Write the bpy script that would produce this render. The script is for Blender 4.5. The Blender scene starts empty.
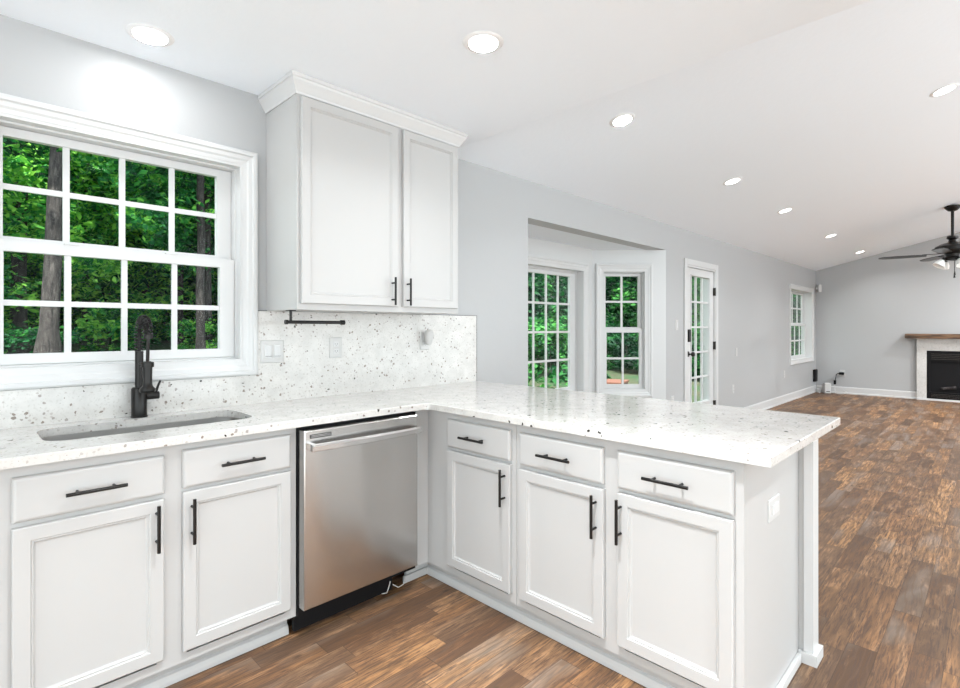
import bpy, bmesh, math, random
from mathutils import Vector, Matrix
random.seed(7)
PI = math.pi
S = bpy.context.scene
COL = S.collection

# ------------------------------------------------------------------ camera, world, sun, exposure
CAMZ = 1.2856; FPX = 522.7; YAW = math.radians(44.69)
cd = bpy.data.cameras.new('camera'); cam = bpy.data.objects.new('camera', cd); COL.objects.link(cam)
cam.location = (0, 0, CAMZ); cam.rotation_euler = (PI/2, 0, YAW - PI/2)
cd.sensor_width = 36; cd.lens = 36*FPX/960; cd.shift_y = -(344-328.1)/960*1.0
cd.clip_start = .02; cd.clip_end = 300
S.camera = cam
w = bpy.data.worlds.new('world'); S.world = w; w.use_nodes = True
wn = w.node_tree; bg = wn.nodes['Background']
bg.inputs['Color'].default_value = (.88, .965, 1, 1); bg.inputs['Strength'].default_value = 1.9
sd = bpy.data.lights.new('sun', 'SUN'); sun = bpy.data.objects.new('sun', sd); COL.objects.link(sun)
sd.energy = 7.5; sd.angle = .03; sd.color = (1, .96, .85)
sun.rotation_euler = Vector((.28, .42, -.86)).to_track_quat('-Z', 'Y').to_euler()
LAMP_W = 4.4
S.view_settings.view_transform = 'Standard'; S.view_settings.look = 'None'
S.view_settings.gamma = 1; S.view_settings.exposure = 0.90; S.view_settings.use_curve_mapping = False
S.cycles.use_denoising = True
S.cycles.max_bounces = 10; S.cycles.diffuse_bounces = 6; S.cycles.transparent_max_bounces = 24
S.cycles.caustics_reflective = False; S.cycles.caustics_refractive = False; S.cycles.sample_clamp_indirect = 6

# ------------------------------------------------------------------ materials
def mat(name, col=(.8,.8,.8), rough=.5, metal=0, **kw):
    m = bpy.data.materials.new(name); m.use_nodes = True
    b = m.node_tree.nodes['Principled BSDF']
    b.inputs['Base Color'].default_value = (*col, 1); b.inputs['Roughness'].default_value = rough
    b.inputs['Metallic'].default_value = metal
    for k, v in kw.items(): b.inputs[k.replace('_', ' ')].default_value = v
    return m
class NT:
    def __init__(s, m): s.t = m.node_tree; s.b = s.t.nodes.get('Principled BSDF')
    def n(s, kind, ins=None, **props):
        nd = s.t.nodes.new(kind)
        for k, v in props.items(): setattr(nd, k, v)
        for k, v in (ins or {}).items():
            if isinstance(v, bpy.types.NodeSocket): s.t.links.new(v, nd.inputs[k])
            else: nd.inputs[k].default_value = v
        return nd
    def math(s, op, a, b=None, c=None):
        ins = {0: a}
        if b is not None: ins[1] = b
        if c is not None: ins[2] = c
        return s.n('ShaderNodeMath', ins, operation=op).outputs[0]
    def ramp(s, fac, stops, interp='LINEAR'):
        nd = s.n('ShaderNodeValToRGB', {'Fac': fac}); cr = nd.color_ramp; cr.interpolation = interp
        while len(cr.elements) < len(stops): cr.elements.new(.5)
        for e, (p, c) in zip(cr.elements, stops):
            e.position = p; e.color = (*c, 1) if len(c) == 3 else c
        return nd.outputs[0]
    def mix(s, fac, a, b, blend='MIX'):
        nd = s.n('ShaderNodeMix', data_type='RGBA', blend_type=blend)
        for k, v in ((0, fac), (6, a), (7, b)):
            if isinstance(v, bpy.types.NodeSocket): s.t.links.new(v, nd.inputs[k])
            else: nd.inputs[k].default_value = v if k == 0 else (*v, 1)
        return nd.outputs[2]
    def link(s, a, b): s.t.links.new(a, b)
    def pos(s): return s.n('ShaderNodeNewGeometry').outputs['Position']
    def obj(s): return s.n('ShaderNodeTexCoord').outputs['Object']
def noise(nt, vec, scale, detail=3, rough=.5, dist=0):
    return nt.n('ShaderNodeTexNoise', {'Vector': vec, 'Scale': scale, 'Detail': detail, 'Roughness': rough, 'Distortion': dist}).outputs[0]
def bump(nt, h, strength, dist=.01):
    nd = nt.n('ShaderNodeBump', {'Height': h, 'Strength': strength, 'Distance': dist}); nt.link(nd.outputs[0], nt.b.inputs['Normal'])

def paint(name, col, rough, bs=0., sc=60):
    m = mat(name, col, rough); nt = NT(m)
    p = nt.pos(); f = noise(nt, p, 1.3, 2)
    c = nt.mix(nt.math('MULTIPLY', f, .06), col, tuple(x*.8 for x in col)); nt.link(c, nt.b.inputs['Base Color'])
    if bs: bump(nt, noise(nt, p, sc, 4, .6), bs, .004)
    return m
M = {}
M['wall'] = paint('grey_wall_paint', (.435, .44, .444), .42, .25, 9)
M['ceiling'] = paint('textured_white_ceiling', (.885, .935, .985), .7, .35, 22)
M['trim'] = paint('white_trim_paint', (.61, .611, .608), .35)
M['cabinet'] = paint('white_cabinet_paint', (.468, .463, .456), .38)
M['cabwhite'] = mat('white_light_ring', (.85, .86, .87), .5)
M['plastic'] = mat('white_plastic', (.54, .535, .525), .35)
M['black'] = mat('matte_black_metal', (.012, .011, .010), .3, .5)
M['dark'] = mat('black_plastic', (.006, .006, .007), .6, Specular_IOR_Level=.2)
M['slot'] = mat('dark_slot', (.05, .05, .05), .6)
M['hinge'] = mat('dark_bronze_hinge', (.05, .045, .04), .45, .8)
M['edge'] = mat('dark_metal_edge', (.10, .10, .10), .4, .8)
M['wire'] = mat('pale_wire', (.6, .6, .58), .5)
M['shade'] = mat('frosted_glass_shade', (.85, .86, .84), .3, 0, Alpha=1.0)
M['brick'] = mat('red_brown_brick', (.15, .06, .04), .8)
M['siding'] = mat('white_exterior_paint', (.85, .86, .88), .5)
M['deck'] = mat('weathered_grey_deck', (.25, .22, .19), .8)

def steel():
    m = mat('brushed_stainless_steel', (.56, .545, .53), .25, 1.0); nt = NT(m)
    p = nt.pos()
    mp2 = nt.n('ShaderNodeMapping', {'Vector': p, 'Scale': (5, 5, .9)}).outputs[0]
    bump(nt, noise(nt, mp2, 1.2, 0), .5, .02)
    return m
M['steel'] = steel()
M['sinksteel'] = mat('sink_steel', (.55, .54, .525), .34, 1.0)
M['handle_steel'] = mat('polished_steel', (.62, .61, .60), .2, 1.0)

def quartz(name='speckled_quartz', base=(.63, .615, .59), sc=1.0):
    m = mat(name, base, .13); nt = NT(m); p = nt.pos()
    n1 = noise(nt, p, 14*sc, 4, .6)
    c = nt.mix(nt.ramp(n1, [(.35, (0,)*3), (.7, (1,)*3)]), base, tuple(x*.86 for x in base))
    n2 = noise(nt, p, 120*sc, 2, .5)
    c = nt.mix(nt.ramp(n2, [(.56, (0,)*3), (.68, (.6,)*3)]), c, (.47, .45, .42))
    def specks(scale, prob, size, colr, c, off):
        q = nt.n('ShaderNodeVectorMath', {0: p, 1: off}, operation='ADD').outputs[0]
        nd = nt.n('ShaderNodeTexNoise', {'Vector': q, 'Scale': scale*1.2, 'Detail': 1.})
        q = nt.n('ShaderNodeVectorMath', {0: q, 1: nt.n('ShaderNodeVectorMath', {0: nd.outputs[1], 1: (.012/scale*60,)*3}, operation='MULTIPLY').outputs[0]}, operation='ADD').outputs[0]
        v = nt.n('ShaderNodeTexVoronoi', {'Vector': q, 'Scale': scale})
        r = nt.n('ShaderNodeSeparateColor', {0: v.outputs['Color']})
        pick = nt.math('LESS_THAN', r.outputs[0], prob)
        lim = nt.math('MULTIPLY', nt.math('ADD', r.outputs[1], .35), size)
        inside = nt.math('LESS_THAN', v.outputs['Distance'], lim)
        return nt.mix(nt.math('MULTIPLY', pick, inside), c, colr)
    c = specks(95*sc, .17, .33, (.46, .43, .40), c, (1, 2, 3))
    c = specks(60*sc, .13, .28, (.25, .21, .18), c, (5, 1, 7))
    c = specks(75*sc, .10, .30, (.33, .30, .28), c, (3, 8, 5))
    c = specks(42*sc, .07, .25, (.04, .035, .03), c, (9, 4, 2))
    nt.link(c, nt.b.inputs['Base Color'])
    return m
M['quartz'] = quartz()

def floor_mat():
    m = mat('mixed_tone_wood_planks', (.3, .2, .1), .45, Specular_IOR_Level=.22); nt = NT(m)
    p = nt.pos(); sp = nt.n('ShaderNodeSeparateXYZ', {0: p}); x, y = sp.outputs[0], sp.outputs[1]
    W = .0965
    yr = nt.math('DIVIDE', nt.math('ADD', y, -.047), W); row = nt.math('FLOOR', yr)
    rn = nt.n('ShaderNodeTexWhiteNoise', {'W': row}, noise_dimensions='1D').outputs[0]
    xo = nt.math('ADD', x, nt.math('MULTIPLY', rn, 7.3))
    L = nt.math('ADD', nt.math('MULTIPLY', rn, .35), .42)
    xr = nt.math('DIVIDE', xo, L); pid = nt.math('FLOOR', xr)
    idv = nt.n('ShaderNodeCombineXYZ', {0: row, 1: pid, 2: 0.})
    wn_ = nt.n('ShaderNodeTexWhiteNoise', {'Vector': idv.outputs[0]}, noise_dimensions='2D')
    rr = wn_.outputs[0]; rcol = wn_.outputs[1]
    # local grain coordinates
    off = nt.n('ShaderNodeVectorMath', {0: rcol, 1: (13., 17., 11.)}, operation='MULTIPLY').outputs[0]
    gp = nt.n('ShaderNodeVectorMath', {0: nt.n('ShaderNodeMapping', {'Vector': p, 'Scale': (1.0, 4.4, 1)}).outputs[0], 1: off}, operation='ADD').outputs[0]
    g1 = noise(nt, gp, 2.3, 6, .60, 1.3)
    g2 = noise(nt, nt.n('ShaderNodeMapping', {'Vector': gp, 'Scale': (1, 3.2, 1)}).outputs[0], 9, 5, .7, .6)
    tone = nt.ramp(rr, [(0, (0.094, 0.049, 0.025)), (.18, (0.218, 0.111, 0.055)), (.36, (0.363, 0.185, 0.082)), (.52, (0.167, 0.101, 0.060)), (.68, (0.290, 0.165, 0.090)), (.85, (0.464, 0.248, 0.108)), (1, (0.377, 0.191, 0.082))])
    c = nt.mix(nt.ramp(g1, [(.40, (0,)*3), (.60, (1,)*3)]), nt.mix(.68, tone, (.10, .060, .038)), tone)
    c = nt.mix(nt.ramp(g1, [(.54, (0,)*3), (.74, (.75,)*3)]), c, (.44, .27, .155))
    c = nt.mix(nt.ramp(g2, [(.41, (.92,)*3), (.545, (0,)*3)]), c, (.085, .05, .035))
    g3 = noise(nt, gp, 1.1, 3, .5, .5)
    c = nt.mix(nt.ramp(g3, [(.54, (0,)*3), (.68, (.6,)*3)]), c, (.25, .205, .17))
    # wavy cathedral rings in some planks
    wv = nt.n('ShaderNodeTexWave', {'Vector': gp, 'Scale': 2.2, 'Distortion': 11., 'Detail': 3., 'Detail Scale': 1.2}, wave_type='BANDS', bands_direction='Y').outputs[1]
    c = nt.mix(nt.math('MULTIPLY', nt.ramp(wv, [(.0, (1,)*3), (.28, (0,)*3)]), .5), c, (.13, .075, .045))
    kn = nt.n('ShaderNodeTexVoronoi', {'Vector': nt.n('ShaderNodeMapping', {'Vector': gp, 'Scale': (1, .55, 1)}).outputs[0], 'Scale': 3.4}).outputs['Distance']
    c = nt.mix(nt.ramp(kn, [(.03, (.8,)*3), (.10, (0,)*3)]), c, (.045, .03, .022))
    fy = nt.math('FRACT', yr); fx = nt.math('FRACT', xr)
    ey = nt.math('LESS_THAN', nt.math('MINIMUM', fy, nt.math('SUBTRACT', 1., fy)), .014)
    ex = nt.math('LESS_THAN', nt.math('MINIMUM', fx, nt.math('SUBTRACT', 1., fx)), .003)
    e = nt.math('MAXIMUM', ey, ex)
    c = nt.mix(nt.math('MULTIPLY', e, .55), c, (.05, .03, .02))
    nt.link(c, nt.b.inputs['Base Color'])
    nt.link(nt.n('ShaderNodeMapRange', {'Value': g2, 'To Min': .38, 'To Max': .6}).outputs[0], nt.b.inputs['Roughness'])
    bump(nt, nt.math('SUBTRACT', g2, nt.math('MULTIPLY', e, 1.5)), .15, .003)
    return m
M['floor'] = floor_mat()

def wood_beam():
    m = mat('rustic_mantel_wood', (.2, .1, .05), .6); nt = NT(m); p = nt.pos()
    g = noise(nt, nt.n('ShaderNodeMapping', {'Vector': p, 'Scale': (8, 1, 8)}).outputs[0], 4, 5, .6, .6)
    nt.link(nt.ramp(g, [(.35, (.03, .016, .009)), (.52, (.12, .065, .033)), (.68, (.24, .14, .075))]), nt.b.inputs['Base Color'])
    return m
M['beam'] = wood_beam()

def glass():
    m = bpy.data.materials.new('window_glass'); m.use_nodes = True; t = m.node_tree; t.nodes.clear(); nt = NT(m)
    lw = nt.n('ShaderNodeLayerWeight', {'Blend': .5}); fr = nt.n('ShaderNodeMath', {0: nt.math('POWER', lw.outputs['Facing'], 4.), 1: .35, 2: .002}, operation='MULTIPLY_ADD'); tr = nt.n('ShaderNodeBsdfTransparent', {'Color': (.97, .99, .98, 1)})
    gl = nt.n('ShaderNodeBsdfGlossy', {'Roughness': .0, 'Color': (1, 1, 1, 1)})
    mx = nt.n('ShaderNodeMixShader', {0: fr.outputs[0], 1: tr.outputs[0], 2: gl.outputs[0]})
    o = nt.n('ShaderNodeOutputMaterial'); nt.link(mx.outputs[0], o.inputs[0]); return m
M['glass'] = glass()
def emis(name, col, s):
    m = mat(name, (.9, .9, .9), .5); b = m.node_tree.nodes['Principled BSDF']
    b.inputs['Emission Color'].default_value = (*col, 1); b.inputs['Emission Strength'].default_value = s; return m
M['lamp'] = emis('glowing_lamp_lens', (1, .98, .95), 6)

def leafmat(name='green_leaves', dk=1.0):
    m = mat(name, (.1, .3, .05), .8); nt = NT(m); p = nt.pos()
    rnd = nt.n('ShaderNodeObjectInfo').outputs['Random']
    f = noise(nt, p, .9, 2); f2 = nt.n('ShaderNodeTexWhiteNoise', {'Vector': nt.n('ShaderNodeVectorMath', {0: p, 1: (.16,)*3}, operation='SNAP').outputs[0]}).outputs[0]
    k = nt.math('ADD', nt.math('MULTIPLY', f, .55), nt.math('ADD', nt.math('MULTIPLY', f2, .25), nt.math('MULTIPLY', rnd, .2)))
    c = nt.ramp(k, [(.30, (.004, .035, .016)), (.45, (.012, .13, .04)), (.55, (.05, .33, .055)), (.67, (.34, .76, .12))])
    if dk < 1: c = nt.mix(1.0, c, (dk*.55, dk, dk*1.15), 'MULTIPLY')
    nt.link(c, nt.b.inputs['Base Color'])
    tl = nt.n('ShaderNodeBsdfTranslucent', {'Color': c})
    mx = nt.n('ShaderNodeMixShader', {0: .4, 1: nt.b.outputs[0], 2: tl.outputs[0]})
    nt.link(mx.outputs[0], nt.t.nodes['Material Output'].inputs[0]); return m
M['leaf'] = leafmat(); M['leafdark'] = leafmat('darkened_leaves', .42)  # leaf copy darkened to dim the foliage beyond bay, door and far window
def bark():
    m = mat('grey_brown_bark', (.12, .09, .07), .9); nt = NT(m); p = nt.pos()
    mp = nt.n('ShaderNodeMapping', {'Vector': p, 'Scale': (7, 7, 1.6)}).outputs[0]
    g = noise(nt, mp, 3, 6, .7, .4)
    nt.link(nt.ramp(g, [(.40, (.010, .008, .009)), (.55, (.042, .035, .035)), (.75, (.13, .115, .11))]), nt.b.inputs['Base Color'])
    bump(nt, g, .8, .05); return m
M['bark'] = bark()
def ground():
    m = mat('leafy_forest_ground', (.1, .1, .05), .95); nt = NT(m); p = nt.pos()
    a = noise(nt, p, .8, 4); b_ = noise(nt, p, 9, 4, .7)
    c = nt.mix(nt.ramp(a, [(.4, (0,)*3), (.6, (1,)*3)]), nt.ramp(b_, [(.3, (.008, .035, .010)), (.7, (.022, .075, .022))]), nt.ramp(b_, [(.3, (.02, .022, .010)), (.7, (.07, .075, .038))]))
    nt.link(c, nt.b.inputs['Base Color']); return m
M['ground'] = ground()

# ------------------------------------------------------------------ mesh helpers
class MB:
    def __init__(s): s.bm = bmesh.new()
    def box(s, a, b, bev=0):
        x0, y0, z0 = [min(p, q) for p, q in zip(a, b)]; x1, y1, z1 = [max(p, q) for p, q in zip(a, b)]
        v = [s.bm.verts.new(c) for c in ((x0,y0,z0),(x1,y0,z0),(x1,y1,z0),(x0,y1,z0),(x0,y0,z1),(x1,y0,z1),(x1,y1,z1),(x0,y1,z1))]
        fs = [s.bm.faces.new([v[i] for i in q]) for q in ((0,3,2,1),(4,5,6,7),(0,1,5,4),(1,2,6,5),(2,3,7,6),(3,0,4,7))]
        if bev:
            es = list({e for f in fs for e in f.edges})
            bmesh.ops.bevel(s.bm, geom=es, offset=bev, segments=2, affect='EDGES', profile=.6)
        return s
    def tube(s, pts, r, seg=12, cap=True):
        pts = [Vector(p) for p in pts]; n = len(pts); rs = r if isinstance(r, (list, tuple)) else [r]*n
        rings = []; ref = None
        for i, p in enumerate(pts):
            t = (pts[min(i+1, n-1)] - pts[max(i-1, 0)])
            if t.length < 1e-9: t = Vector((0, 0, 1))
            t.normalize()
            if ref is None:
                ref = Vector((1, 0, 0)) if abs(t.x) < .8 else Vector((0, 1, 0))
            u = (ref - t*ref.dot(t)).normalized(); v = t.cross(u); ref = u
            rings.append([s.bm.verts.new(p + (u*math.cos(2*PI*k/seg) + v*math.sin(2*PI*k/seg))*rs[i]) for k in range(seg)])
        for a, b in zip(rings, rings[1:]):
            for k in range(seg): s.bm.faces.new((a[k], a[(k+1)%seg], b[(k+1)%seg], b[k]))
        if cap:
            s.bm.faces.new(rings[0][::-1]); s.bm.faces.new(rings[-1])
        return s
    def lathe(s, prof, c=(0,0,0), seg=24):      # prof = [(r, z)], about the vertical through c
        c = Vector(c); rings = []
        for r, z in prof:
            rings.append([s.bm.verts.new(c + Vector((r*math.cos(2*PI*k/seg), r*math.sin(2*PI*k/seg), z))) for k in range(seg)] if r > 1e-6 else [s.bm.verts.new(c+Vector((0,0,z)))])
        for a, b in zip(rings, rings[1:]):
            for k in range(seg):
                q = [a[k%len(a)], a[(k+1)%len(a)], b[(k+1)%len(b)], b[k%len(b)]]
                u = []
                for vv in q:
                    if vv not in u: u.append(vv)
                if len(u) > 2: s.bm.faces.new(u)
        return s
    def prism(s, pts, z0, z1):                  # polygon in xy extruded
        lo = [s.bm.verts.new((*p, z0)) for p in pts]; hi = [s.bm.verts.new((*p, z1)) for p in pts]
        s.bm.faces.new(lo[::-1]); s.bm.faces.new(hi); n = len(pts)
        for i in range(n): s.bm.faces.new((lo[i], lo[(i+1)%n], hi[(i+1)%n], hi[i]))
        return s
    def panel(s, x0, z0, x1, z1, rings):        # raised rectangular panel facing -y; rings = [(inset, y)]
        prev = None
        for ins, y in rings:
            r = [s.bm.verts.new(c) for c in ((x0+ins, y, z0+ins), (x1-ins, y, z0+ins), (x1-ins, y, z1-ins), (x0+ins, y, z1-ins))]
            if prev:
                for i in range(4): s.bm.faces.new((prev[i], prev[(i+1)%4], r[(i+1)%4], r[i]))
            else: s.bm.faces.new(r[::-1])
            prev = r
        s.bm.faces.new(prev); return s
    def frame(s, x0, z0, x1, z1, rings):        # open picture-frame moulding facing -y
        prev = None; first = None
        for ins, y in rings:
            r = [s.bm.verts.new(c) for c in ((x0+ins, y, z0+ins), (x1-ins, y, z0+ins), (x1-ins, y, z1-ins), (x0+ins, y, z1-ins))]
            if prev:
                for i in range(4): s.bm.faces.new((prev[i], prev[(i+1)%4], r[(i+1)%4], r[i]))
            else: first = r
            prev = r
        for i in range(4): s.bm.faces.new((prev[i], prev[(i+1)%4], first[(i+1)%4], first[i]))
        return s
    def build(s, name, m, parent=None, mtx=None, smooth=False, kind=None):
        bmesh.ops.recalc_face_normals(s.bm, faces=s.bm.faces)
        if mtx is not None: s.bm.transform(mtx)
        me = bpy.data.meshes.new(name); s.bm.to_mesh(me); s.bm.free()
        me.materials.append(M[m] if isinstance(m, str) else m)
        if smooth:
            for p in me.polygons: p.use_smooth = True
            try: me.set_sharp_from_angle(angle=math.radians(40))
            except Exception: pass
        o = bpy.data.objects.new(name, me); COL.objects.link(o)
        if parent is not None: o.parent = parent
        if kind: o['kind'] = kind
        return o
def tag(o, label, cat, group=None):
    o['label'] = label; o['category'] = cat
    if group: o['group'] = group
    return o
def empty(name, loc=(0,0,0), rz=0, kind=None):
    o = bpy.data.objects.new(name, None); COL.objects.link(o); o.location = loc; o.rotation_euler = (0, 0, rz); o.empty_display_size = .05
    if kind: o['kind'] = kind
    return o
def thing(name, label, cat, loc=(0,0,0), rz=0, group=None): return tag(empty(name, loc, rz), label, cat, group)
def copy_tree(o, parent=None):
    c = o.copy(); COL.objects.link(c)
    if parent is not None: c.parent = parent
    for ch in list(o.children): copy_tree(ch, c)
    return c

# ------------------------------------------------------------------ room shell
YW = 2.607; XF = 12.3; CH = 2.44; XC = 2.282; SL = .237; XL = -1.5; YB = -3.6; WT = .15
def cells(xb, zb, holes, y0, y1):
    m = MB()
    for a, b in zip(xb, xb[1:]):
        for c, d in zip(zb, zb[1:]):
            if any(a >= h[0]-1e-6 and b <= h[1]+1e-6 and c >= h[2]-1e-6 and d <= h[3]+1e-6 for h in holes): continue
            m.box((a, y0, c), (b, y1, d))
    bmesh.ops.remove_doubles(m.bm, verts=m.bm.verts, dist=1e-5)
    # drop doubled internal faces
    seen = {}
    for f in list(m.bm.faces):
        k = tuple(sorted(v.index for v in f.verts))
    m.bm.verts.index_update(); dead = []
    for f in m.bm.faces:
        k = tuple(sorted(v.index for v in f.verts)); seen.setdefault(k, []).append(f)
    for k, fs in seen.items():
        if len(fs) > 1: dead += fs
    bmesh.ops.delete(m.bm, geom=dead, context='FACES_ONLY')
    return m
K = (.050, .992, 1.125, 2.077)          # kitchen window opening
BAY = (3.169, 5.565, 0, 2.15)
DR = (6.09, 6.975, 0, 2.035)
FW = (10.46, 11.95, .70, 2.0)
cells([XL, K[0], K[1], BAY[0], BAY[1], DR[0], DR[1], FW[0], FW[1], XF+WT], [0, .70, K[2], 2.0, DR[3], K[3], BAY[3], CH+.02], [K, BAY, DR, FW], YW, YW+WT).build('wall_back', 'wall', kind='structure')
MB().prism([(XL, YB), (XF, YB), (XF, YW), (BAY[1], YW), (4.953, 3.167), (3.60, 3.167), (BAY[0], YW), (XL, YW)], -.05, 0).build('floor', 'floor', kind='structure')
# kitchen flat ceiling, sloped family-room ceiling, gable step between them
MB().box((XL, YB, CH), (XC, YW, CH+.06)).build('ceiling', 'ceiling', kind='structure')
def vz(y): return CH + SL*(YW-y)
b = MB(); q = [(XC, YW+WT, vz(YW+WT)), (XF+WT, YW+WT, vz(YW+WT)), (XF+WT, YB, vz(YB)), (XC, YB, vz(YB))]
lo = [b.bm.verts.new(p) for p in q]; hi = [b.bm.verts.new((p[0], p[1], p[2]+.06)) for p in q]
b.bm.faces.new(lo); b.bm.faces.new(hi[::-1])
for i in range(4): b.bm.faces.new((lo[i], lo[(i+1)%4], hi[(i+1)%4], hi[i]))
b.build('ceiling_sloped', 'ceiling', kind='structure')
b = MB(); q = [(YW, CH), (YB, CH), (YB, vz(YB))]
for X in (XC-.06, XC): pass
v0 = [b.bm.verts.new((XC-.05, y, z+.001)) for y, z in q]; v1 = [b.bm.verts.new((XC, y, z+.001)) for y, z in q]
b.bm.faces.new(v0); b.bm.faces.new(v1[::-1])
for i in range(3): b.bm.faces.new((v0[i], v0[(i+1)%3], v1[(i+1)%3], v1[i]))
b.build('wall_gable', 'ceiling', kind='structure')
b = MB(); q = [(YB, 0), (YW+WT, 0), (YW+WT, vz(YW+WT)), (YB, vz(YB))]
v0 = [b.bm.verts.new((XF, y, z)) for y, z in q]; v1 = [b.bm.verts.new((XF+WT, y, z)) for y, z in q]
b.bm.faces.new(v0); b.bm.faces.new(v1[::-1])
for i in range(4): b.bm.faces.new((v0[i], v0[(i+1)%4], v1[(i+1)%4], v1[i]))
b.build('wall_right', 'wall', kind='structure')
MB().box((XL-WT, 2.0, 0), (XL, YW+WT, CH)).build('wall_left', 'wall', kind='structure')
b = MB(); q = [(8.8, 0), (XF+WT, 0), (XF+WT, vz(YB)), (8.8, vz(YB))]  # unseen wall added to keep front daylight off the far floor
v0 = [b.bm.verts.new((x, YB-WT, z)) for x, z in q]; v1 = [b.bm.verts.new((x, YB, z)) for x, z in q]
b.bm.faces.new(v0); b.bm.faces.new(v1[::-1])
for i in range(4): b.bm.faces.new((v0[i], v0[(i+1)%4], v1[(i+1)%4], v1[i]))
b.build('wall_light_block', 'wall', kind='structure')

# bay
def wallseg(name, p, q, hole, z1=2.15):
    d = Vector((q[0]-p[0], q[1]-p[1], 0)); L = d.length; a = math.atan2(d.y, d.x)
    mt = Matrix.Translation((p[0], p[1], 0)) @ Matrix.Rotation(a, 4, 'Z')
    zs = [0, z1]; xs = [0, L]
    if hole: xs = [0, hole[0], hole[1], L]; zs = [0, hole[2], hole[3], z1]
    cells(xs, zs, [hole] if hole else [], 0, .13).build(name, M['baywall'], mtx=mt, kind='structure')
    return mt, a
M['baywall'] = paint('light_bay_paint', (.60, .605, .605), .45)
BR = (.115, .60, .60, 1.92)
BB = (.12, 1.19, .58, 1.91)
mtR, aR = wallseg('wall_bay_right', (4.953, 3.167), (5.565, 2.607), BR)
wallseg('wall_bay_back', (3.60, 3.167), (4.953, 3.167), BB)
wallseg('wall_bay_left', (3.169, 2.607), (3.60, 3.167), None)
MB().prism([(3.0, YW+.15), (5.70, YW+.15), (5.05, 3.33), (3.5, 3.33)], 2.15, 2.21).build('ceiling_bay', 'ceiling', kind='structure')

# ------------------------------------------------------------------ windows
def window(idx, loc, rz, w, h, cw, fr, stile, cols, rows, rec, lite_div=.022, double=True, side=None):
    r = empty('window_%d' % idx, loc, rz, 'structure')
    # casing with stepped profile
    c = MB(); c.frame(-cw, -cw, w+cw, h+cw, [(0, 0), (0, -.022), (.008, -.026), (cw*.3, -.026), (cw*.38, -.019), (cw*.62, -.017), (cw*.75, -.012), (cw, -.010), (cw, 0)])
    c.build('casing', 'trim', r)
    c = MB(); c.frame(0, 0, w, h, [(-.001, -.008), (.012, -.008), (.012, rec), (-.001, rec)]); c.build('jamb', 'trim', r)
    c = MB(); c.frame(.010, .010, w-.010, h-.010, [(0, rec-.004), (fr-.012, rec-.004), (fr-.012, rec+.075), (0, rec+.075)]); c.build('window_frame', 'trim', r)
    st = side if side else stile
    x0, x1 = fr, w-fr; z0, z1 = fr, h-fr; mid = (z0+z1)/2
    def sash(za, zb, y, nr, bot, top):
        s = MB(); s.frame(x0, za, x1, zb, [(0, y), (0, y+.03), (min(bot, top), y+.03)]) if False else None
        s.box((x0, y, za), (x0+st, y+.03, zb)); s.box((x1-st, y, za), (x1, y+.03, zb))
        s.box((x0+st, y, za), (x1-st, y+.03, za+bot)); s.box((x0+st, y, zb-top), (x1-st, y+.03, zb))
        gx0, gx1, gz0, gz1 = x0+st, x1-st, za+bot, zb-top
        for k in range(1, cols):
            xx = gx0 + (gx1-gx0)*k/cols; s.box((xx-lite_div/2, y+.008, gz0), (xx+lite_div/2, y+.022, gz1))
        for k in range(1, nr):
            zz = gz0 + (gz1-gz0)*k/nr; s.box((gx0, y+.0085, zz-lite_div/2), (gx1, y+.0215, zz+lite_div/2))
        so = s.build('sash', 'trim', r)
        g = MB(); g.box((gx0-.003, y+.013, gz0-.003), (gx1+.003, y+.017, gz1+.003)); g.build('pane', 'glass', so)
    if double:
        sash(z0, mid+.018, rec, rows//2, .040, .042)
        sash(mid-.018, z1, rec+.04, rows-rows//2, .054, .034)
        l = MB()
        for fx in (.3, .7): l.box((x0+(x1-x0)*fx-.025, rec-.006, mid+.018), (x0+(x1-x0)*fx+.025, rec+.02, mid+.023), .001)
        l.build('latch', 'trim', r)
    else: sash(z0, z1, rec, rows, stile, stile)
    return r
window(1, (K[0], YW, K[2]), 0, K[1]-K[0], K[3]-K[2], .068, .022, .065, 4, 4, .043)
window(2, (3.60+BB[0], 3.167, BB[2]), 0, BB[1]-BB[0], BB[3]-BB[2], .075, .035, .04, 4, 4, .085, double=False, side=.095)
window(3, (4.953+math.cos(aR)*BR[0], 3.167+math.sin(aR)*BR[0], BR[2]), aR, BR[1]-BR[0], BR[3]-BR[2], .075, .022, .036, 2, 4, .035)
window(4, (FW[0], YW, FW[2]), 0, FW[1]-FW[0], FW[3]-FW[2], .07, .03, .045, 4, 4, .10, .028)

# french door
d = empty('door_1', (DR[0], YW, 0), 0, 'structure')
W_, H_ = DR[1]-DR[0], DR[3]
c = MB()
for (a, bb) in (((-.07, -.02, 0), (0, 0, H_+.07)), ((W_, -.02, 0), (W_+.07, 0, H_+.07)), ((0, -.02, H_), (W_, 0, H_+.07))): c.box(a, bb, .004)
c.box((-.002, -.008, 0), (.02, .15, H_)); c.box((W_-.02, -.008, 0), (W_+.002, .15, H_)); c.box((.02, -.008, H_-.02), (W_-.02, .15, H_+.002))
c.build('door_frame', 'trim', d)
lx0, lx1, lz0, lz1 = 6.25-DR[0]+.01, 6.80-DR[0]+.01, .37, 1.915
s = MB(); y0, y1 = .012, .056
s.box((.024, y0, .012), (lx0, y1, H_-.024)); s.box((lx1, y0, .012), (W_-.024, y1, H_-.024)); s.box((lx0, y0, .012), (lx1, y1, lz0)); s.box((lx0, y0, lz1), (lx1, y1, H_-.024))
s.frame(lx0-.02, lz0-.02, lx1+.02, lz1+.02, [(0, y0), (.002, y0-.010), (.016, y0-.010), (.02, y0)])
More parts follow.
